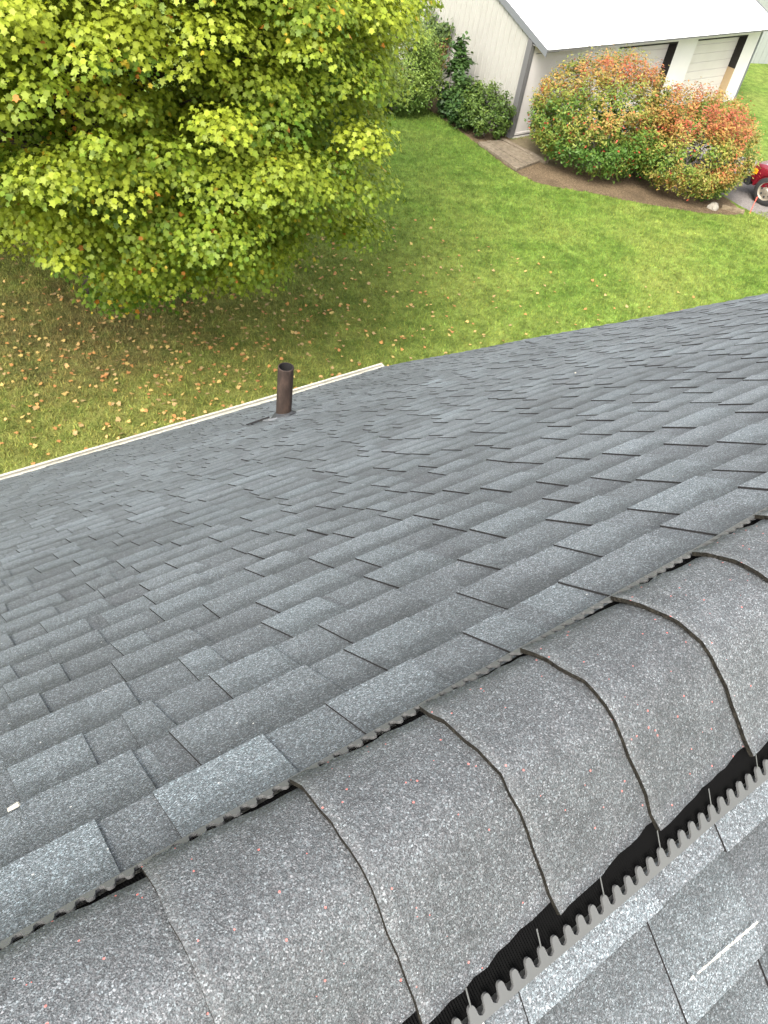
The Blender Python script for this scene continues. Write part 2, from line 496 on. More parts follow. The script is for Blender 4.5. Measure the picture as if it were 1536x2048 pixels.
# white gutter along the far eave: back, floor, ogee front, rolled lip, end cap
yb, zb = L * CP - .012, -L * SP - .012
prof = [(yb, zb - .002), (yb, zb - .105), (yb + .075, zb - .105), (yb + .085, zb - .075), (yb + .112, zb - .045), (yb + .122, zb - .004), (yb + .110, zb + .002), (yb + .104, zb - .010)]
b = MB(); rows = []
for x in np.linspace(XL, XR + .03, 40): rows.append([(x, y, z + .003 * math.sin(x * 1.3)) for y, z in prof])
b.ribbon(rows)
gut = b.build('gutter', M_GUTTER, house, solid=.003)
b = MB()
b.add([(XR + .032, y, z) for y, z in prof[:7]], [tuple(range(7))])
b.build('end_cap', M_GUTTER, gut, solid=.003)
b = MB()      # hood strip over the inner part of the trough
b.ribbon([[(x, yb - .02, zb + .012), (x, yb + .035, zb - .004), (x, yb + .072, zb - .022)] for x in np.linspace(XL, XR - .02, 30)])
b.build('leaf_guard', M_GUTTER, gut, solid=.003)

# vent pipe through the roof
pb = np.array(far(2.354, 4.778, .012))
b = MB(); nseg = 28; ro, ri, ph = .0565, .049, .437
Vv = []; zs = (-.12, ph - .004, ph)
for rr_, z in ((ro, -.12), (ro, ph * .5), (ro, ph - .004), (ro - .003, ph), (ri, ph), (ri, -.1)):
    for j in range(nseg):
        an_ = 2 * math.pi * j / nseg
        Vv.append(pb + (rr_ * math.cos(an_), rr_ * math.sin(an_), z))
b.add(Vv, [(i * nseg + j, i * nseg + (j + 1) % nseg, (i + 1) * nseg + (j + 1) % nseg, (i + 1) * nseg + j) for i in range(5) for j in range(nseg)] + [tuple(range(5 * nseg, 6 * nseg))])
for q_ in range(len(b.m) - 1 - nseg, len(b.m)): b.m[q_] = 1  # bore set to black: the dark of its depth is painted in
pipe = b.build('vent_pipe', [M_PIPE, M_EDGE], house)
b = MB(); Vv = []
for rr_, z in ((ro + .038, .0), (ro + .034, .012), (ro + .012, .030), (ro + .001, .040)):
    for j in range(nseg):
        an_ = 2 * math.pi * j / nseg
        cx, cy = rr_ * math.cos(an_), rr_ * math.sin(an_)
        Vv.append((pb[0] + cx, pb[1] + cy, pb[2] + z - (cy * SP / CP) * (1 if rr_ > ro + .02 else .55)))
b.add(Vv, [(i * nseg + j, i * nseg + (j + 1) % nseg, (i + 1) * nseg + (j + 1) % nseg, (i + 1) * nseg + j) for i in range(3) for j in range(nseg)])
b.build('pipe_boot', M_BOOT, pipe, smooth=True)
b = MB()
b.add([far(2.354 + x, 4.778 + d, n_) for x, d, n_ in ((-.15, -.06, .019), (.14, -.07, .019), (.14, .17, .021), (-.13, .16, .021), (-.15, -.06, .008), (.14, -.07, .008), (.14, .17, .01), (-.13, .16, .01))],
      [(0, 1, 2, 3), (0, 4, 5, 1), (1, 5, 6, 2), (2, 6, 7, 3), (3, 7, 4, 0)])
b.build('pipe_flashing', M_LEAD, pipe)
b = MB()      # lifted shingle corner beside the boot, showing its dark underside
b.add([far(2.10, 4.885, .016), far(2.27, 4.84, .020), far(2.28, 4.86, .032), far(2.10, 4.905, .022)], [(0, 1, 2, 3)])
b.build('lifted_shingle', M_EDGE, house, solid=.004)

# ------------------------------------------------------------------ ridge vent with toothed baffles
b = MB()
xs = np.arange(XL, XR, .0015)
rows = []
for k, x in enumerate(xs):
    rb = .0022 if k % 2 else 0.0
    rows.append([far(x, .176, .004), far(x, .160, .000 + rb), far(x, .11, -.004 + rb), (x, .044, -.066),
                 near(x, .09, -.006 + rb), near(x, .150, -.004 + rb), near(x, .1800, .001 + rb), near(x, .192, .004)])
b.ribbon(rows)
vent = b.build('ridge_vent', M_VENT, house)
def comb(P, outer, valley, tip, n0, pitch=.0179, phase=.3751, flip=1):
    b = MB(); th = .0022
    k0 = int((XL - phase) / pitch); k1 = int((XR - phase) / pitch)
    for k in range(k0, k1):
        xc = phase + k * pitch; wob_ = .0006 * math.sin(k * .37)
        prof_ = []
        for tt in np.linspace(0, 1, 15):
            xx = xc + (tt - .5) * pitch
            ph_ = abs(tt - .5) * 2        # 0 at tooth middle, 1 at gap middle
            if ph_ < .42: q = 1 - .20 * (ph_ / .42) ** 3
            elif ph_ < .58: q = .80 - (ph_ - .42) / .16 * .66
            else: q = .14 * (1 - (ph_ - .58) / .42)
            prof_.append((xx, valley + (tip - valley) * q))
        V = []
        for xx, dd in prof_:
            lift = .002 * (outer - dd) / (outer - tip)
            V += [P(xx, dd + wob_, n0 + th + lift), P(xx, outer + wob_, n0 + th), P(xx, outer + wob_, n0 - .004), P(xx, dd + wob_, n0 - .001 + lift)]
        F = []
        for i in range(14):
            a0, a1 = i * 4, (i + 1) * 4
            F += [(a0, a1, a1 + 1, a0 + 1), (a0 + 1, a1 + 1, a1 + 2, a0 + 2), (a0, a0 + 3, a1 + 3, a1)]
        b.add(V, F)
        if k % 5 == 2 and P is near:      # slender ties up to the vent body
            b.add([P(xc - .0008, tip + .002, n0 + .004), P(xc + .0008, tip + .002, n0 + .004), P(xc + .0008, tip - .022, n0 + .010), P(xc - .0008, tip - .022, n0 + .010)], [(0, 1, 2, 3)])
    return b.build('baffle_comb', M_COMB, vent)
comb(near, .1995, .1935, .1775, .012)
comb(far, .1775, .1748, .1625, .010, phase=.019)

# ridge caps: bent shingles lapped along the ridge, butt ends towards -x
PROF = [(.136, -.0835), (.119, -.0695), (.10, -.0565), (.083, -.0480), (.066, -.0412), (.050, -.0365), (.034, -.0340), (.016, -.0350), (-.002, -.0410), (-.018, -.0510),
        (-.035, -.0650), (-.052, -.0800), (-.070, -.0950), (-.086, -.1085), (-.1035, -.1215)]
def ridge_cap(k):
    r = random.Random(900 + k)
    xb_ = .0233 + k * CAPS + r.uniform(-.004, .004)
    ln_ = CAPS + .06
    nx, th = 14, .0060
    skew = r.uniform(-.006, .006); wv = r.uniform(-.003, .003)
    top = []; npf = len(PROF)
    for i in range(nx + 1):
        s_ = i / nx
        row = []
        for j, (y, z) in enumerate(PROF):
            tj = j / (npf - 1) * 2 - 1
            taper = 1 - .150 * s_ * (ln_ / .22)
            yy = .0145 + (y - .0145) * taper
            # follow the same profile inwards, then drop towards the tail
            zz = np.interp(-yy, [-p[0] for p in PROF], [p[1] for p in PROF])
            drop = .0085 * min(s_ * ln_ / CAPS, 1.3)
            lift = (.0025 * math.sin(9 * tj + k) if i == 0 else 0) * .3
            edge = (r.gauss(0, .0011) if i == 0 else 0)
            ye_ = (r.gauss(0, .0010) if j in (0, npf - 1) else 0)
            buck = .0016 * math.sin(5 * s_ + 2.3 * k) * (tj * tj) + .0007 * math.sin(11 * s_ + 7 * tj + k) + r.gauss(0, .00018)
            row.append((xb_ + s_ * ln_ + skew * tj + wv * (1 - tj * tj) + edge, yy + ye_, zz - drop + lift + buck))
        top.append(row)
    V = [p for row in top for p in row]
    n0 = len(V); V += [(p[0], p[1] - (.0028 if j < npf / 2 else -.0028) * abs(j / (npf - 1) * 2 - 1), p[2] - th) for row in top for j, p in enumerate(row)]
    F = []; Mi = []
    for i in range(nx):
        for j in range(npf - 1):
            q = (i * npf + j, i * npf + j + 1, (i + 1) * npf + j + 1, (i + 1) * npf + j)
            F.append(q); Mi.append(0)
            F.append(tuple(n0 + t for t in q[::-1])); Mi.append(1)
    for j in range(npf - 1): F.append((j, n0 + j, n0 + j + 1, j + 1)); Mi.append(1)
    for i in range(nx):
        for j in (0, npf - 1):
            F.append((i * npf + j, (i + 1) * npf + j, n0 + (i + 1) * npf + j, n0 + i * npf + j)); Mi.append(1)
    b = MB()
    for f, m_ in zip(F, Mi): b.f.append(list(f)); b.m.append(m_); b.c.append(None)
    b.v = [tuple(map(float, p)) for p in V]; b.nv = len(V)
    o = b.build('ridge_cap', [M_CAP, M_CAPEDGE], house)
    fl = np.zeros(len(o.data.polygons), bool); fl[[i for i, m_ in enumerate(Mi) if m_ == 0]] = True
    o.data.polygons.foreach_set('use_smooth', fl)
    # second ply under the butt: a slightly set back strip
    return o
for k in range(-6, int((XR - .0233) / CAPS) - 0): ridge_cap(k)

# chalky scuff on the near slope
b = MB()
r = random.Random(4)
t = 0.0
while t < 1:
    dt = r.uniform(.03, .10); t1 = min(1, t + dt)
    def sp(q, o_): return near(.592 - .118 * q, .3215 - .008 * q + o_, .0172 + wob(.55, .32))
    w0, w1 = r.uniform(.0008, .0022), r.uniform(.0008, .0022)
    b.add([sp(t, -w0), sp((t + t1) / 2, -w1), sp(t1, -w0 * .6), sp(t1, w0 * .7), sp((t + t1) / 2, w1), sp(t, w0)], [(0, 1, 2, 3, 4, 5)])
    t = t1 + (r.uniform(.004, .02) if r.random() < .5 else -.004)
    if t > .86 and t < .92: t = .95
b.build('chalk_scuff', M_CHIP, house)
settle(house)

def chip(x, d, ln_, w, ang, label):
    b = MB(); ca, sa = math.cos(ang), math.sin(ang)
    out = [(-.5, 0), (-.1, -.28), (.35, -.5), (.5, -.1), (.42, .4), (.05, .35)]
    V = [far(x + (p * ln_) * ca - (q * w) * sa, d + (p * ln_) * sa + (q * w) * ca, .0185 + wob(x, d)) for p, q in out]
    V += [far(x + .9 * ((p * ln_) * ca - (q * w) * sa), d + .9 * ((p * ln_) * sa + (q * w) * ca), .0225 + wob(x, d)) for p, q in out]
    b.add(V, [tuple(range(6, 12))] + [(i, (i + 1) % 6, 6 + (i + 1) % 6, 6 + i) for i in range(6)])
    return tag(b.build('debris_chip', M_CHIP), label, 'debris')
chip(-.052, .392, .014, .0045, .25, 'pale pointed chip of debris lying on the shingles at the lower left')
chip(2.55, 2.02, .014, .009, .6, 'tiny white chip of debris on the right part of the shingled slope')

# ------------------------------------------------------------------ foliage
MAPLE = np.array([(0, -.42, 0), (.16, -.30, 0), (.40, -.34, 0), (.34, -.10, 0), (.56, .10, 0), (.26, .14, 0), (.20, .34, 0), (.0, .60, 0),
                  (-.20, .34, 0), (-.26, .14, 0), (-.56, .10, 0), (-.34, -.10, 0), (-.40, -.34, 0), (-.16, -.30, 0)])
MAPLE[:, 2] = -.22 * np.abs(MAPLE[:, 0]) - .12 * np.maximum(MAPLE[:, 1], 0) ** 2
MAPLE10 = np.array([(0, -.42, 0), (.37, -.36, 0), (.32, -.05, 0), (.56, .15, 0), (.25, .24, 0), (0, .60, 0), (-.25, .24, 0), (-.56, .15, 0), (-.32, -.05, 0), (-.37, -.36, 0)])
MAPLE10[:, 2] = -.55 * np.abs(MAPLE10[:, 0]) - .45 * np.maximum(MAPLE10[:, 1], 0) ** 2
OVAL = np.array([(0, -.5, 0), (.20, -.22, -.04), (.24, .05, -.05), (.12, .34, -.03), (0, .52, -.08), (-.12, .34, -.03), (-.24, .05, -.05), (-.20, -.22, -.04)])

def leaves(P, Nrm, size, shape, tipdir=None):
    """leaf polygons at P, facing Nrm, tip along tipdir"""
    n = len(P); Nrm = Nrm / np.linalg.norm(Nrm, axis=1, keepdims=True)
    if tipdir is None: tipdir = rng.normal(size=(n, 3))
    Y = tipdir - Nrm * np.sum(tipdir * Nrm, 1, keepdims=True); Y /= np.linalg.norm(Y, axis=1, keepdims=True) + 1e-9
    X = np.cross(Y, Nrm); s_ = size[:, None, None]
    V = P[:, None] + s_ * (shape[None, :, 0:1] * X[:, None] + shape[None, :, 1:2] * Y[:, None] + shape[None, :, 2:3] * Nrm[:, None])
    return V.reshape(-1, 3)

def unit(n):
    v = rng.normal(size=(n, 3)); return v / np.linalg.norm(v, axis=1, keepdims=True)

def lump(v, ph):
    return (np.sin(2.3 * v[:, 0] + ph) * np.sin(2.9 * v[:, 1] + 1.7 * ph) + .6 * np.sin(5.1 * v[:, 2] + 3.1 * v[:, 0] + ph) + .5 * np.sin(6.3 * v[:, 1] - 4 * v[:, 0] + 2 * ph))

def maple():
    base = np.array([4.3, 14.2, GZ])
    t = thing('maple_tree', 'large maple tree with yellow green crown standing on the leaf strewn lawn', 'tree', tuple(base))
    ce = np.array([4.15, 13.85, -2.75]); rad = np.array([5.65, 5.6, 4.2])
    # foliage pads on and inside the crown's lumpy envelope
    U = unit(2900)
    az = np.degrees(np.arctan2(U[:, 1], U[:, 0])) % 360; el = np.degrees(np.arcsin(U[:, 2]))
    e = 1 + .06 * lump(U, .8)
    e *= np.where((az > 268) & (az < 318) & (el < -4), 1.05, 1) * np.where((az > 300) & (az < 350) & (el < 8), .86, 1)
    fr = np.where(rng.random(len(U)) < .60, rng.uniform(.88, 1.03, len(U)), rng.uniform(.55, .88, len(U)))
    pad = ce + U * rad * (e * fr)[:, None]
    ok = (pad[:, 2] > GZ + 1.0) & ~((az > 165) & (az < 257) & (el < -12) & ~((az > 244) & (az < 254) & (el > -36)))
    away = (U @ CAM_AXES[2]) > .55                      # the side turned from the house carries fewer twigs
    ok &= ~away | (rng.random(len(U)) < .4)
    pad, el = pad[ok], el[ok]
    lobe = np.array([(7.4, 9.6, -4.9), (7.0, 9.2, -5.1), (7.6, 10.0, -4.6)])
    pad = np.r_[pad, lobe + rng.normal(0, .15, lobe.shape)]
    prad = np.r_[rng.uniform(.26, .66, len(pad) - len(lobe)), np.full(len(lobe), .50)]
    Ps, Ns, Ts, Cs = [], [], [], []
    for c, r_ in zip(pad, prad):
        k = int(215 * (r_ / .4) ** 2 * rng.uniform(.75, 1.2))
        out = (c - ce) / rad; out /= np.linalg.norm(out) + 1e-9
        v = unit(k); v[:, 2] = np.where(v[:, 2] < -.25, -v[:, 2], v[:, 2])
        rr_ = r_ * rng.uniform(.5, 1.08, k)[:, None]
        p = c + v * rr_ * np.array([1.1, 1.1, .62])
        nrm = .65 * v + np.array([0, 0, .75]) + .30 * out + rng.normal(0, .34, (k, 3))
        tip = v * np.array([1, 1, .3]) + .5 * out + np.array([0, 0, -.55]) + rng.normal(0, .4, (k, 3))
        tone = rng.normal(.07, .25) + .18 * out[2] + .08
        ty = np.clip(.44 + tone + .22 * v[:, 2] + rng.normal(0, .15, k), 0, 1)[:, None]  # light from above put into the leaf colour: pad and crown tops brighter
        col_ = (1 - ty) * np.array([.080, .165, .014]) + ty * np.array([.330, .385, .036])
        q = rng.random(k); hot = .006 + (.04 if rng.random() < .10 else 0)
        col_[q < hot * 1.6] = (.46, .34, .03); col_[q < hot * .3] = (.50, .20, .035)
        col_ *= rng.uniform(.82, 1.15, (k, 1))
        Ps.append(p); Ns.append(nrm); Ts.append(tip); Cs.append(col_)
    P, N_, T_, C_ = map(np.concatenate, (Ps, Ns, Ts, Cs))
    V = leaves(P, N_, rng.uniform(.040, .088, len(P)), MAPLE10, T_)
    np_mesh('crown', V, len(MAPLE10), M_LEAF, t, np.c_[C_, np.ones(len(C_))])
    b = MB(); r = random.Random(3)
    tr = [base + (0, 0, -.1), base + (.02, .0, .5), base + (.05, -.02, 1.8), base + (.0, -.1, 3.6), base + (-.1, -.2, 5.6), base + (-.1, -.25, 7.6)]
    b.tube(tr, [.34, .26, .22, .17, .11, .04], 12)
    idx = rng.permutation(len(pad))[:130]
    for i in idx:
        c = pad[i]; h = r.uniform(.15, .75)
        s0 = base + (-.1 * h, -.2 * h, 1.4 + 5.2 * h * min(1, max(.15, (c[2] - GZ) / 8)))
        mid = s0 * .45 + c * .55 + np.array([r.uniform(-.3, .3), r.uniform(-.3, .3), r.uniform(0, .5)])
        b.tube([s0, (s0 + mid) / 2 + (0, 0, .15), mid, c], [.075, .05, .03, .010], 6)
    b.build('trunk', M_BARK, t, smooth=True)
    settle(t)
maple()

def bush(name, label, cat, c, rx, ry, h, nl, palette, size, mt, group=None, seed=0, spray=.22, shape=OVAL, sparse=None, stems=14, belly=.42):
    """dense shrub: upright sprays of leaves on a lumpy dome, stems inside"""
    t = thing(name, label, cat, (c[0], c[1], GZ), group)
    base = np.array([c[0], c[1], GZ]); k = nl // 26
    U = unit(k * 2); U = U[U[:, 2] > -.80][:k]
    ce = base + (0, 0, h * belly); rad = np.array([rx, ry, h * (1 - belly)]); rad2 = np.array([rx, ry, h * belly * .97])
    e = 1 + .035 * lump(U, seed + .3) + rng.normal(0, .022, len(U))
    e *= np.where(rng.random(len(U)) < .34, rng.uniform(.62, .9, len(U)), 1)
    tip = ce + U * np.where(U[:, 2:3] > 0, rad, rad2) * e[:, None]
    if sparse is not None:
        dd = np.linalg.norm(tip - np.array(sparse[0]), axis=1)
        tip = tip[(dd > sparse[1]) | (rng.random(len(tip)) < .45)]
    Ps, Ns, Ts, Cs = [], [], [], []
    for p in tip:
        o_ = (p - ce) / rad; o_ /= np.linalg.norm(o_) + 1e-9
        m_ = 26; s_ = rng.uniform(-.6, 1, m_)[:, None]
        dirn = o_ * .8 + np.array([0, 0, .75]) + rng.normal(0, .30, 3); dirn /= np.linalg.norm(dirn)
        q = p + dirn * s_ * spray * rng.uniform(.6, 1.2) + rng.normal(0, spray * .33, (m_, 3))
        q[:, 2] = np.maximum(q[:, 2], GZ + .05)
        hrel = np.clip((q[:, 2] - GZ) / h, 0, 1)
        nse = .5 + .5 * math.sin(1.9 * p[0] + 2.3 * p[1] + 1.3 * p[2] + seed) * math.sin(2.7 * p[2] - 1.6 * p[0] + seed)
        Cs.append(palette(hrel, nse, rng.normal(0, .09) + rng.normal(0, .09, m_), m_))
        Ps.append(q); Ns.append(o_ * .5 + np.array([0, 0, .8]) + rng.normal(0, .4, (m_, 3))); Ts.append(dirn + rng.normal(0, .6, (m_, 3)))
    P, N_, T_, C_ = map(np.concatenate, (Ps, Ns, Ts, Cs))
    V = leaves(P, N_, size * rng.uniform(.7, 1.25, len(P)), shape, T_)
    np_mesh('foliage', V, len(shape), mt, t, np.c_[C_, np.ones(len(C_))])
    b = MB(); r = random.Random(seed)
    for i in range(stems):
        p = tip[r.randrange(len(tip))]
        s0 = base + (r.uniform(-.25, .25) * rx, r.uniform(-.25, .25) * ry, -.03)
        b.tube([s0, s0 * .5 + p * .5 + (0, 0, .1 * h), s0 * .08 + p * .92], [.022, .014, .006], 5)
    b.build('stem', M_TWIG, t)
    settle(t); return t

def burn_palette(red, lo):
    G0, G1 = np.array([.075, .150, .022]), np.array([.185, .225, .035])
    Y, O_, RD = np.array([.275, .225, .055]), np.array([.340, .178, .048]), np.array([.345, .095, .050])
    def f(h, nse, j, n):
        t = np.clip((h - lo) * .85 + red + (nse - .5) * .70 + j * 1.25, 0, 1)
        st = np.array([0, .28, .52, .76, 1.0]); c = np.empty((n, 3)); pal = np.array([G0, G1, Y, O_, RD])
        for i in range(3): c[:, i] = np.interp(t, st, pal[:, i])
        c[rng.random(n) < .02] = (.50, .09, .05)
        return c * rng.uniform(.82, 1.22, (n, 1))
    return f
def green_palette(a_, b_):
    a_, b_ = np.array(a_), np.array(b_)
    def f(h, nse, j, n):
        t = np.clip(.25 + .4 * h + (nse - .5) * .5 + j * 1.2, 0, 1)[:, None]
        return ((1 - t) * a_ + t * b_) * rng.uniform(.8, 1.2, (n, 1))
    return f
G_B = 'burning bushes in the mulch bed'
bush('burning_bush', 'rounded burning bush, green below and orange on top, next to the garage corner', 'bush', (20.3, 15.75), 2.05, 2.0, 2.9, 38000,
     burn_palette(-.03, .20), .088, M_BUSHLEAF, G_B, 1)
bush('burning_bush', 'redder burning bush with bare grey twigs showing, beside the red truck', 'bush', (21.95, 13.55), 1.72, 1.68, 2.6, 30000,
     burn_palette(.16, .20), .084, M_BUSHLEAF, G_B, 5, sparse=((20.9, 12.75, GZ + 1.75), .38), stems=40)
bush('garden_shrub', 'low dense green shrub at the foot of the garage corner', 'shrub', (18.35, 18.75), .80, .80, 1.35, 6000,
     green_palette((.035, .075, .012), (.115, .165, .028)), .095, M_DARKLEAF, None, 3, spray=.16)
bush('leafy_plant', 'tall dark broad leaved plant in front of the ribbed gable wall', 'plant', (18.15, 20.15), .40, .45, 2.05, 1400,
     green_palette((.022, .060, .016), (.060, .110, .026)), .19, M_DARKLEAF, None, 8, spray=.20, belly=.35, stems=12)
bush('broad_leaved_shrub', 'dark green shrub filling the bed between the tall plant and the low shrub', 'shrub', (18.2, 19.5), .62, .62, 1.25, 2600,
     green_palette((.024, .060, .014), (.065, .115, .024)), .14, M_DARKLEAF, None, 12, spray=.18, stems=14)
bush('slender_shrub', 'light green fine leaved shrub under the right edge of the maple', 'shrub', (16.7, 21.3), 1.3, 1.25, 2.5, 22000,
     green_palette((.075, .140, .022), (.200, .265, .050)), .085, M_DARKLEAF, None, 15, spray=.24, stems=12)

# climbing vine hanging on the gable wall
UG = np.array([math.cos(.0507), math.sin(.0507), 0]); VG = np.array([-math.sin(.0507), math.cos(.0507), 0])
PG = np.array([19.09, 18.136, GZ])
vine = thing('climbing_vine', 'dark vine with reddish brown tips clinging to the gable wall beside the maple', 'vine', tuple(PG + VG * 3.9))
Ps, Cs = [], []
for v0, z0, v1, z1, n_ in ((4.6, .1, 4.0, 2.0, 420), (4.0, 1.9, 3.5, 2.15, 220), (3.55, 2.1, 3.48, 1.75, 120), (3.58, 1.9, 3.62, .95, 150), (4.4, 2.2, 3.9, 1.3, 340), (5.0, .2, 4.4, 2.4, 380)):
    t_ = rng.random(n_)
    Ps.append(PG + np.outer(v0 + (v1 - v0) * t_ + rng.normal(0, .14, n_), VG) + np.outer(-.10 - np.abs(rng.normal(0, .12, n_)), UG) + np.outer(z0 + (z1 - z0) * t_ + rng.normal(0, .12, n_), (0, 0, 1)))
    tt = rng.random((n_, 1)); c_ = (1 - tt) * np.array([.030, .060, .014]) + tt * np.array([.10, .14, .03])
    if n_ == 150: c_ = (1 - tt) * np.array([.10, .035, .018]) + tt * np.array([.20, .085, .03])
    Cs.append(c_)
P = np.concatenate(Ps); C_ = np.concatenate(Cs)
np_mesh('foliage', leaves(P, -UG + np.array([0, 0, .7]) + rng.normal(0, .4, (len(P), 3)), rng.uniform(.08, .15, len(P)), OVAL, np.array([0, 0, -1.]) + rng.normal(0, .5, (len(P), 3))),
        len(OVAL), M_DARKLEAF, vine, np.c_[C_, np.ones(len(C_))])
b = MB()
for v0, v1, z1 in ((4.7, 3.6, 2.1), (5.0, 4.4, 2.5), (4.6, 3.8, 1.6)):
    b.tube([PG + VG * v0 - UG * .05 + (0, 0, 0), PG + VG * (v0 * .6 + v1 * .4) - UG * .06 + (0, 0, z1 * .5), PG + VG * v1 - UG * .06 + (0, 0, z1)], [.02, .015, .006], 6)
b.build('stem', M_BARK, vine)
settle(vine)

# ------------------------------------------------------------------ garage (pole building)
def G(u_, v_, z_): return tuple(PG + UG * u_ + VG * v_ + np.array([0, 0, z_]))
LG, WG, HW, TP = 12.826, 9.2, 2.827, math.tan(.3544)
garage = thing('garage', 'white steel garage with two overhead doors and a bright white roof', 'garage', tuple(PG))
def ribbed(b, p0, p1, zlo, ztop, outn, pitch=.2286, rib=.030):
    """ribbed steel sheet from p0 to p1 (u,v); ztop(s) gives the top edge"""
    p0, p1 = np.array(p0, float), np.array(p1, float); ln_ = np.linalg.norm(p1 - p0); dr = (p1 - p0) / ln_; o_ = np.array(outn)
    prof_ = []; s_ = 0.0
    while s_ < ln_:
        for ds, h_ in ((0, 0), (.055, 0), (.070, rib), (.105, rib), (.120, 0), (.165, 0), (.172, .006), (.185, .006), (.192, 0)):
            if s_ + ds < ln_: prof_.append((s_ + ds, h_))
        s_ += pitch
    prof_.append((ln_, 0))
    lo = [G(*(p0 + dr * q + o_ * h_), zlo) for q, h_ in prof_]; hi = [G(*(p0 + dr * q + o_ * h_), ztop(q)) for q, h_ in prof_]
    b.ribbon([lo, hi])
b = MB()
gab = lambda q: HW + .06 + TP * min(q, WG - q)
ribbed(b, (0, 0.0), (0, WG), .10, gab, (-1, 0))
ribbed(b, (LG, 0), (LG, WG), .10, gab, (1, 0))
ribbed(b, (0, WG), (LG, WG), .10, lambda q: HW, (0, 1))
b.build('ribbed_wall', M_BARNWALL, garage)
# front wall around the two door openings
D1, D2, DH = (4.22, 7.45), (8.64, 11.88), 2.385
b = MB(); T_ = .14
def fbox(u0, u1, z0, z1, v0=0.0, v1=T_, mi=0): b.box((u0, v0, z0), (u1, v1, z1), mi, lambda p: G(*p))
fbox(0.0, D1[0], .06, DH); fbox(D1[1], D2[0], .0, DH); fbox(D2[1], LG, .0, DH); fbox(0.0, LG, DH, HW + .02)
b.build('front_wall', M_BARNFRONT, garage)
b = MB(); fbox(.22, 1.25, 2.42, 2.437, -.012, .0); b.build('seam_trim', M_RAKE, garage)
b = MB(); fbox(.05, D1[0] - .02, .0, .055, -.03, .10); fbox(.05, D1[0] - .02, .10, .16, -.022, .0); b.build('base_trim', M_BARNFRONT, garage)
b = MB(); fbox(.05, D1[0] - .02, .06, .096, -.014, .0); b.build('base_dark_strip', M_TRIM, garage)  # dark line of the base trim
for (u0, u1), tan in ((D1, False), (D2, True)):
    b = MB()
    fbox(u0 + .002, u1 - .002, .0, DH - .002, .32, .36)
    nsl = 8
    for i in range(nsl):
        z0 = i * DH / nsl; fbox(u0 + .01, u1 - .01, z0 + .008, z0 + DH / nsl - .008, .300, .3195)
    door = b.build('overhead_door', M_DOOR, garage, bevel=.004)
    b = MB()
    split = 1.22 if tan else 0.0
    fbox(u1 - .045, u1 - .001, split, DH - .001, .141, .299)
    fbox(u1 - .045, u1 - .001, split, DH - .001, -.004, .139)
    fbox(u0, u1, DH - .05, DH - .001, .141, .299)
    fbox(u0, u1 - .05, DH - .05, DH - .001, -.004, .139)
    fbox(u0 + .001, u0 + .04, .0, DH - .06, .141, .299)
    b.build('door_jamb', M_DARK, garage)
    if tan:
        b = MB(); fbox(u1 - .05, u1 - .001, .0, split - .004, -.004, .299); b.build('timber_jamb', M_TAN, garage)
b = MB(); fbox(-.02, .10, 0, HW - .05, -.03, .18)
b.box((-.075, -.02, .02), (-.028, .17, HW - .03), 0, lambda p: G(*p))
b.build('corner_downspout', M_TRIM, garage, bevel=.006)
b = MB(); fbox(LG - .09, LG + .02, 0, HW, -.015, -.001); b.build('corner_trim', M_RAKE, garage)
# roof: two sheets with low seams, fascia, rake trim
OF, OS = .635, .06
def RZ(v_): return HW + .13 + TP * (v_ if v_ <= WG / 2 else WG - v_)
b = MB()
for side in (0, 1):
    vs = (-OF, WG / 2) if side == 0 else (WG + OF, WG / 2)
    us = np.arange(-OS, LG + OS + .01, .3048)
    row0, row1 = [], []
    for u_ in us:
        for du_, h_ in ((0, 0), (.02, .012), (.05, .012), (.07, 0)):
            uu = min(u_ + du_, LG + OS)
            row0.append(G(uu, vs[0], RZ(vs[0]) + h_)); row1.append(G(uu, vs[1], RZ(vs[1]) + h_))
    b.ribbon([row0, row1])
b.build('roof', M_BARNROOF, garage, solid=.012)
b = MB()
fbox(-OS, LG + OS, RZ(-OF) - .055, RZ(-OF) - .012, -OF + .012, -OF + .03)
b.build('eave_fascia', M_TRIM, garage)
b = MB(); b.add([G(-OS + .02, -OF + .021, RZ(-OF) - .06), G(LG + OS - .02, -OF + .021, RZ(-OF) - .06), G(LG + OS - .02, -.001, RZ(-OF) - .03), G(-OS + .02, -.001, RZ(-OF) - .03)], [(0, 1, 2, 3)])
b.build('soffit', M_BARNFRONT, garage, solid=.01)
for u0 in (-OS - .03, LG + OS + .002):
    b = MB()
    for va, vb in ((-OF - .02, WG / 2), (WG + OF + .02, WG / 2)):
        V = []
        for uu in (u0, u0 + .028):
            V += [G(uu, va, RZ(va) - .17), G(uu, vb, RZ(vb) - .17), G(uu, vb, RZ(vb) + .022), G(uu, va, RZ(va) + .022)]
        b.add(V, [(0, 1, 2, 3), (7, 6, 5, 4), (0, 4, 5, 1), (1, 5, 6, 2), (2, 6, 7, 3), (3, 7, 4, 0)])
    b.build('rake_trim', M_RAKE, garage)
b = MB(); fbox(.3, LG - .3, 0, .02, .4, WG - .1); b.build('floor', M_DIRT, garage)
settle(garage)

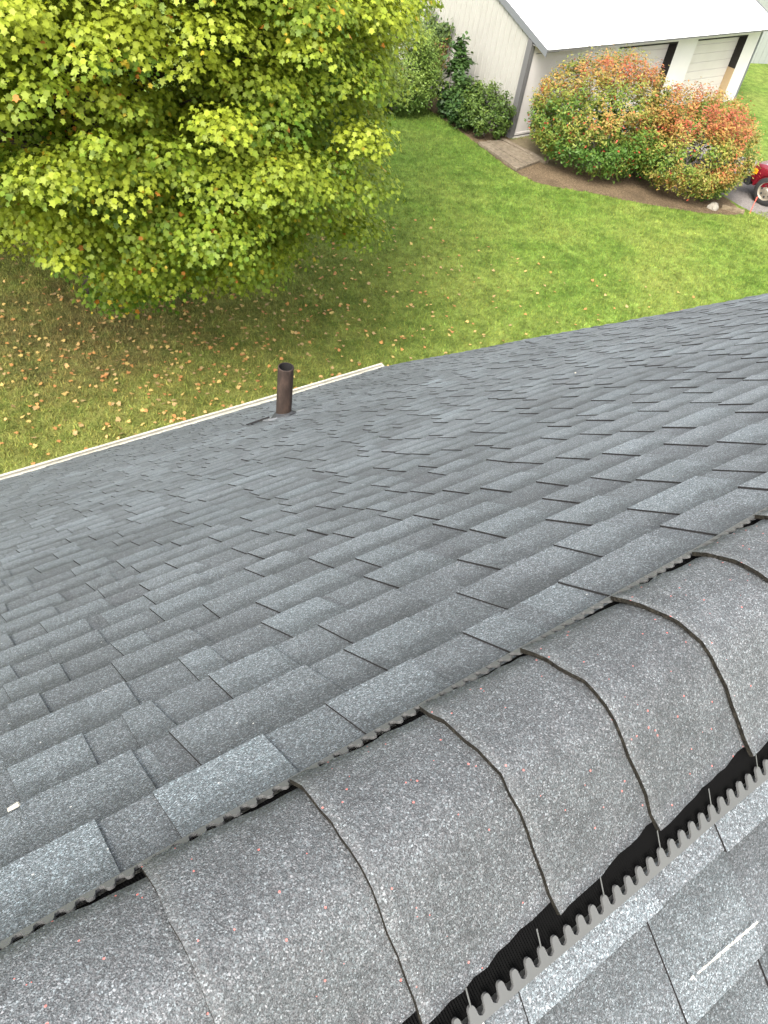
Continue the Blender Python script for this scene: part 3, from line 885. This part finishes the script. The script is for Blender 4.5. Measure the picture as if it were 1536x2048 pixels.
# grey shed beyond the garage
shed = thing('shed', 'pale grey shed standing behind the right end of the garage', 'shed', (42, 24, GZ))
b = MB(); th = R(-16); cs, sn = math.cos(th), math.sin(th)
def S_(p): return (36.9 + p[0] * cs - p[1] * sn, 22.5 + p[0] * sn + p[1] * cs, GZ + p[2])
b.box((0, 0, 0), (12, 8, 3.6), 0, S_); 
for i in range(40): b.box((.15 + .3 * i, -.02, .05), (.19 + .3 * i, -.001, 3.55), 0, S_)
b.build('wall', M_GREYWALL, shed)
b = MB()
b.add([S_(p) for p in ((-.3, -.4, 3.55), (12.3, -.4, 3.55), (12.3, 4, 5.0), (-.3, 4, 5.0), (-.3, 8.4, 3.55), (12.3, 8.4, 3.55))], [(0, 1, 2, 3), (3, 2, 5, 4)])
b.build('roof', M_RAKE, shed, solid=.05)
for e_ in (0, 12):
    b = MB(); b.add([S_(p) for p in ((e_, .01, 3.6), (e_, 7.99, 3.6), (e_, 4, 4.95))], [(0, 1, 2)]); b.build('gable', M_GREYWALL, shed)
settle(shed)

# ------------------------------------------------------------------ things in the bed
plat = thing('wooden_platform', 'low weathered plank platform at the edge of the mulch bed', 'platform', (18.1, 17.1, GZ))
q00, q10, q11, q01 = (np.array(p) for p in ((17.45, 16.05), (18.72, 16.35), (18.50, 18.0), (17.62, 18.05)))
def Q(s_, t_): return (1 - s_) * (1 - t_) * q00 + s_ * (1 - t_) * q10 + s_ * t_ * q11 + (1 - s_) * t_ * q01
for i in range(5):
    b = MB(); s0, s1 = i / 5 + .006, (i + 1) / 5 - .006
    zz = .085 + random.Random(i).uniform(-.008, .008)
    P4 = [Q(s0, 0), Q(s1, 0), Q(s1, 1), Q(s0, 1)]
    b.add([(*p, GZ + .012) for p in P4] + [(*p, GZ + zz) for p in P4], [(3, 2, 1, 0), (4, 5, 6, 7), (0, 1, 5, 4), (1, 2, 6, 5), (2, 3, 7, 6), (3, 0, 4, 7)])
    b.build('plank', M_BOARD, plat, bevel=.006)
settle(plat)
def beam(name, label, cat, p, q, w, h, m):
    p, q = np.array([*p, GZ]), np.array([*q, GZ]); d_ = (q - p) / np.linalg.norm(q - p); s_ = np.array([-d_[1], d_[0], 0]) * w / 2
    b = MB(); V = []
    for e_ in np.linspace(0, 1, 7):
        c = p + (q - p) * e_; j = random.Random(int(e_ * 100)).uniform(-.012, .012)
        V.append([c - s_ + (0, 0, .005), c - s_ * .95 + (0, 0, h + j), c + s_ * .95 + (0, 0, h - j), c + s_ + (0, 0, .005)])
    b.ribbon(V); b.add(V[0], [(3, 2, 1, 0)]); b.add(V[-1], [(0, 1, 2, 3)])
    return tag(b.build(name, m, bevel=.012), label, cat)
beam('edging_timber', 'brown timber laid along the garage side of the plank platform', 'timber', (18.86, 16.2), (18.62, 18.05), .16, .11, M_BOARD)
beam('edging_timber', 'pale old timber lying at the gravel end of the mulch bed', 'timber', (22.15, 12.0), (22.55, 11.48), .13, .11, M_LOG)
b = MB(); Vr = []
for i in range(7):
    ph_ = math.pi * i / 6 * .5
    for j in range(10):
        an_ = 2 * math.pi * j / 10; rr_ = 1 + .16 * math.sin(3 * an_ + 1) + .08 * math.sin(5 * an_ + i)
        Vr.append((21.86 + .20 * rr_ * math.cos(ph_) * math.cos(an_), 12.08 + .15 * rr_ * math.cos(ph_) * math.sin(an_), GZ + .01 + .17 * math.sin(ph_)))
b.add(Vr, [(i * 10 + j, i * 10 + (j + 1) % 10, (i + 1) * 10 + (j + 1) % 10, (i + 1) * 10 + j) for i in range(6) for j in range(10)])
tag(b.build('rock', M_ROCK), 'pale rock sitting in the mulch in front of the redder bush', 'rock')
b = MB(); b.tube([(22.68, 11.36, GZ - .02), (22.74, 11.40, GZ + .30), (22.80, 11.43, GZ + .50)], [.012, .012, .012], 6)
b.box((22.78, 11.42, GZ + .40), (22.83, 11.44, GZ + .50))
tag(b.build('marker_stake', M_STAKE), 'thin red marker stake by the edge of the gravel drive', 'stake')

# ------------------------------------------------------------------ red pickup truck, nose towards the garage
def truck():
    t = thing('pickup_truck', 'red pickup truck with grey lower trim parked nose to the garage', 'truck', (24.85, 9.9, GZ))
    O = np.array([24.62, 11.78, GZ]); fw = np.array([-.06, 1, 0]); fw /= np.linalg.norm(fw); lf = np.array([-fw[1], fw[0], 0])
    def X(f_, s_, z_): return tuple(O + fw * f_ + lf * s_ + np.array([0, 0, z_]))   # f from front axle, s to the driver's side
    paint = mat('red_paint', (.15, .008, .016), .22, .15, .6); NG(paint).b.inputs['Coat Weight'].default_value = .7
    glass = mat('truck_glass', (.03, .035, .04), .08, 0, .7); rubber = mat('tyre_rubber', (.030, .029, .028), .85)
    alloy = mat('wheel_alloy', (.30, .265, .21), .45, .5); dark = mat('bumper_plastic', (.030, .030, .030), .6)
    amber = mat('amber_lens', (.85, .33, .012), .2, 0, .6); clear = mat('clear_lens', (.70, .68, .62), .15); chrome = mat('chrome_trim', (.8, .8, .8), .15, .9)
    def loft(b, secs):
        n_ = len(secs[0]); b.ribbon([s + [s[0]] for s in secs]); b.add(secs[0], [tuple(range(n_ - 1, -1, -1))]); b.add(secs[-1], [tuple(range(n_))])
    def sec(f_, w, z0, z1, ch=.10): return [X(f_, w, z0), X(f_, w + .03, (z0 + z1) * .5 + .05), X(f_, w, z1 - ch), X(f_, w - ch, z1), X(f_, -w + ch, z1), X(f_, -w, z1 - ch), X(f_, -w - .03, (z0 + z1) * .5 + .05), X(f_, -w, z0)]
    b = MB()
    loft(b, [sec(.80, .72, .55, .86), sec(.72, .82, .50, .96), sec(.45, .86, .46, 1.02), sec(-.45, .87, .42, 1.06), sec(-1.05, .87, .40, 1.09), sec(-2.3, .87, .40, 1.09), sec(-3.9, .86, .44, 1.10), sec(-4.1, .82, .52, 1.06)])
    b.build('body', paint, t, smooth=False, bevel=.03)
    b = MB()
    loft(b, [[X(-.75, .80, 1.05), X(-.75, -.80, 1.05), X(-1.3, -.66, 1.60), X(-1.3, .66, 1.60)], [X(-2.55, .80, 1.05), X(-2.55, -.80, 1.05), X(-2.35, -.66, 1.62), X(-2.35, .66, 1.62)]])
    b.build('cab', paint, t, bevel=.03)
    for s_ in (1, -1):
        b = MB(); b.add([X(-1.0, s_ * .785, 1.12), X(-2.35, s_ * .785, 1.12), X(-2.28, s_ * .685, 1.53), X(-1.34, s_ * .685, 1.53)], [(0, 1, 2, 3)]); b.build('side_window', glass, t, solid=.03)
    b = MB(); b.add([X(-.80, .70, 1.11), X(-.80, -.70, 1.11), X(-1.27, -.60, 1.56), X(-1.27, .60, 1.56)], [(0, 1, 2, 3)]); b.build('windscreen', glass, t, solid=.03)
    b = MB(); loft(b, [[X(.62, w, .34), X(.62, w, .60), X(.96 - .16 * abs(w) ** 3, w, .58), X(.93 - .16 * abs(w) ** 3, w, .36)] for w in (-.90, -.6, -.2, .2, .6, .90)])
    b.build('bumper', dark, t, bevel=.02)
    b = MB(); loft(b, [[X(.50, w, .605), X(.50, w, .655), X(.93 - .15 * abs(w) ** 3, w, .650), X(.94 - .15 * abs(w) ** 3, w, .607)] for w in (-.91, -.6, -.2, .2, .6, .91)])
    b.build('bumper_cap', paint, t)
    for s_ in (1, -1):
        b = MB(); loft(b, [[X(f_, s_ * w, z0), X(f_, s_ * w, z1), X(f_ - .05, s_ * (w - .12), z1), X(f_ - .05, s_ * (w - .12), z0)] for f_, w, z0, z1 in ((.79, .785, .70, .83), (.66, .865, .70, .85), (.52, .895, .72, .84))])
        b.build('marker_lamp', amber, t, bevel=.01)
        b = MB(); loft(b, [[X(f_, s_ * w, .70), X(f_, s_ * w, .84), X(f_ - .08, s_ * w, .84), X(f_ - .08, s_ * w, .70)] for f_, w in ((.835, .75), (.86, .60), (.865, .42))])
        b.build('headlight', clear, t, bevel=.01)
        for fx, nm in ((0, 'wheel'), (-3.05, 'wheel')):
            b = MB(); n_ = 28; V = []
            for r_, w in ((.26, .90), (.375, .91), (.405, .86), (.405, .70), (.375, .66), (.26, .67)):
                for j in range(n_): an_ = 2 * math.pi * j / n_; V.append(X(fx + r_ * math.cos(an_), s_ * w, .405 + r_ * math.sin(an_)))
            b.add(V, [(i * n_ + j, i * n_ + (j + 1) % n_, (i + 1) * n_ + (j + 1) % n_, (i + 1) * n_ + j) for i in range(5) for j in range(n_)])
            wh = b.build(nm, rubber, t, smooth=True)
            b = MB(); V = []
            for r_, w in ((.262, .895), (.245, .885), (.225, .85), (.09, .875), (.05, .90)):
                for j in range(n_): an_ = 2 * math.pi * j / n_; V.append(X(fx + r_ * math.cos(an_), s_ * w, .405 + r_ * math.sin(an_)))
            b.add(V, [(i * n_ + j, i * n_ + (j + 1) % n_, (i + 1) * n_ + (j + 1) % n_, (i + 1) * n_ + j) for i in range(4) for j in range(n_)] + [tuple(range(4 * n_, 5 * n_))])
            b.build('rim', alloy, wh)
            for j in range(7):
                b = MB(); an_ = 2 * math.pi * j / 7 + .2; V = []
                for q in range(8):
                    a2 = 2 * math.pi * q / 8; V.append(X(fx + .165 * math.cos(an_) + .032 * math.cos(a2), s_ * .871, .405 + .165 * math.sin(an_) + .032 * math.sin(a2)))
                b.add(V, [tuple(range(8))])
                b.build('rim_hole', dark, wh, solid=.006)
            # dark wheel arch lip
            b = MB(); rows = []
            for j in range(15):
                an_ = math.pi * j / 14; rows.append([X(fx + r_ * math.cos(an_), s_ * w, .42 + r_ * math.sin(an_)) for r_, w in ((.43, .70), (.43, .915), (.49, .915), (.49, .86))])
            b.ribbon(rows); b.build('wheel_arch', paint, t, solid=.01)
    b = MB(); b.add([X(.815, .5, .68), X(.815, -.5, .68), X(.80, -.5, .86), X(.80, .5, .86)], [(0, 1, 2, 3)]); b.build('grille', dark, t, solid=.04)
    b = MB(); loft(b, [[X(-4.08, w, .42), X(-4.08, w, .60), X(-4.25, w, .60), X(-4.25, w, .42)] for w in (-.85, .85)]); b.build('rear_bumper', chrome, t, bevel=.02)
    for o in list(t.children): pass
    settle(t)
truck()

# ------------------------------------------------------------------ fallen leaves
NLF = 2600
lx = np.r_[rng.normal(4.4, 3.6, NLF), rng.uniform(2, 20, 1000)]; ly = np.r_[rng.normal(11.8, 2.7, NLF), rng.uniform(8, 19, 1000)]
P = np.c_[lx, ly, np.full(len(lx), GZ + .055)]
ok = in_view(P, 1.06) & ~inside(MULCH, lx, ly) & (ly > 6.3)
# thinner directly below the camera-side lawn far to the right
ok &= (rng.random(len(lx)) < np.clip(1.05 - (lx - 3) / 17, .16, .60))
P = P[ok]
P = P[np.argsort(np.linalg.norm(P - CAM_POS, axis=1))][:1500]
protos = []
LC = [(.45, .225, .070), (.45, .29, .11), (.40, .19, .065), (.48, .34, .11), (.36, .25, .11)]
for k in range(10):
    s_ = .044 + .009 * (k % 5)
    V = leaves(np.zeros((1, 3)), np.array([[rng.normal(0, .25), rng.normal(0, .25), 1.]]), np.array([s_ * 1.25]), MAPLE, None)
    me_o = np_mesh('fallen_leaf', V, len(MAPLE), M_LITTER, None, np.array([[*LC[k % 5], 1]]))
    protos.append(me_o.data); bpy.data.objects.remove(me_o)
for i, p in enumerate(P[:300]):
    o = bpy.data.objects.new('fallen_leaf', protos[int(rng.integers(10))]); COL.objects.link(o)
    o.location = p; o.rotation_euler = (rng.normal(0, .2), rng.normal(0, .2), rng.uniform(0, 6.28))
    tag(o, 'small orange or tan fallen leaf lying on the lawn below the roof', 'leaf', 'fallen leaves scattered on the lawn')
Q_ = P[300:]
if len(Q_):
    cc = np.array([LC[int(i)] for i in rng.integers(0, 5, len(Q_))])
    V = leaves(Q_, np.array([0, 0, 1.]) + rng.normal(0, .25, (len(Q_), 3)), rng.uniform(.055, .095, len(Q_)), MAPLE, None)
    tag(np_mesh('leaf_litter', V, len(MAPLE), M_LITTER, None, np.c_[cc, np.ones(len(cc))]), 'scattered leaf litter on the grass farther out, under the maple', 'leaves', kind='stuff')
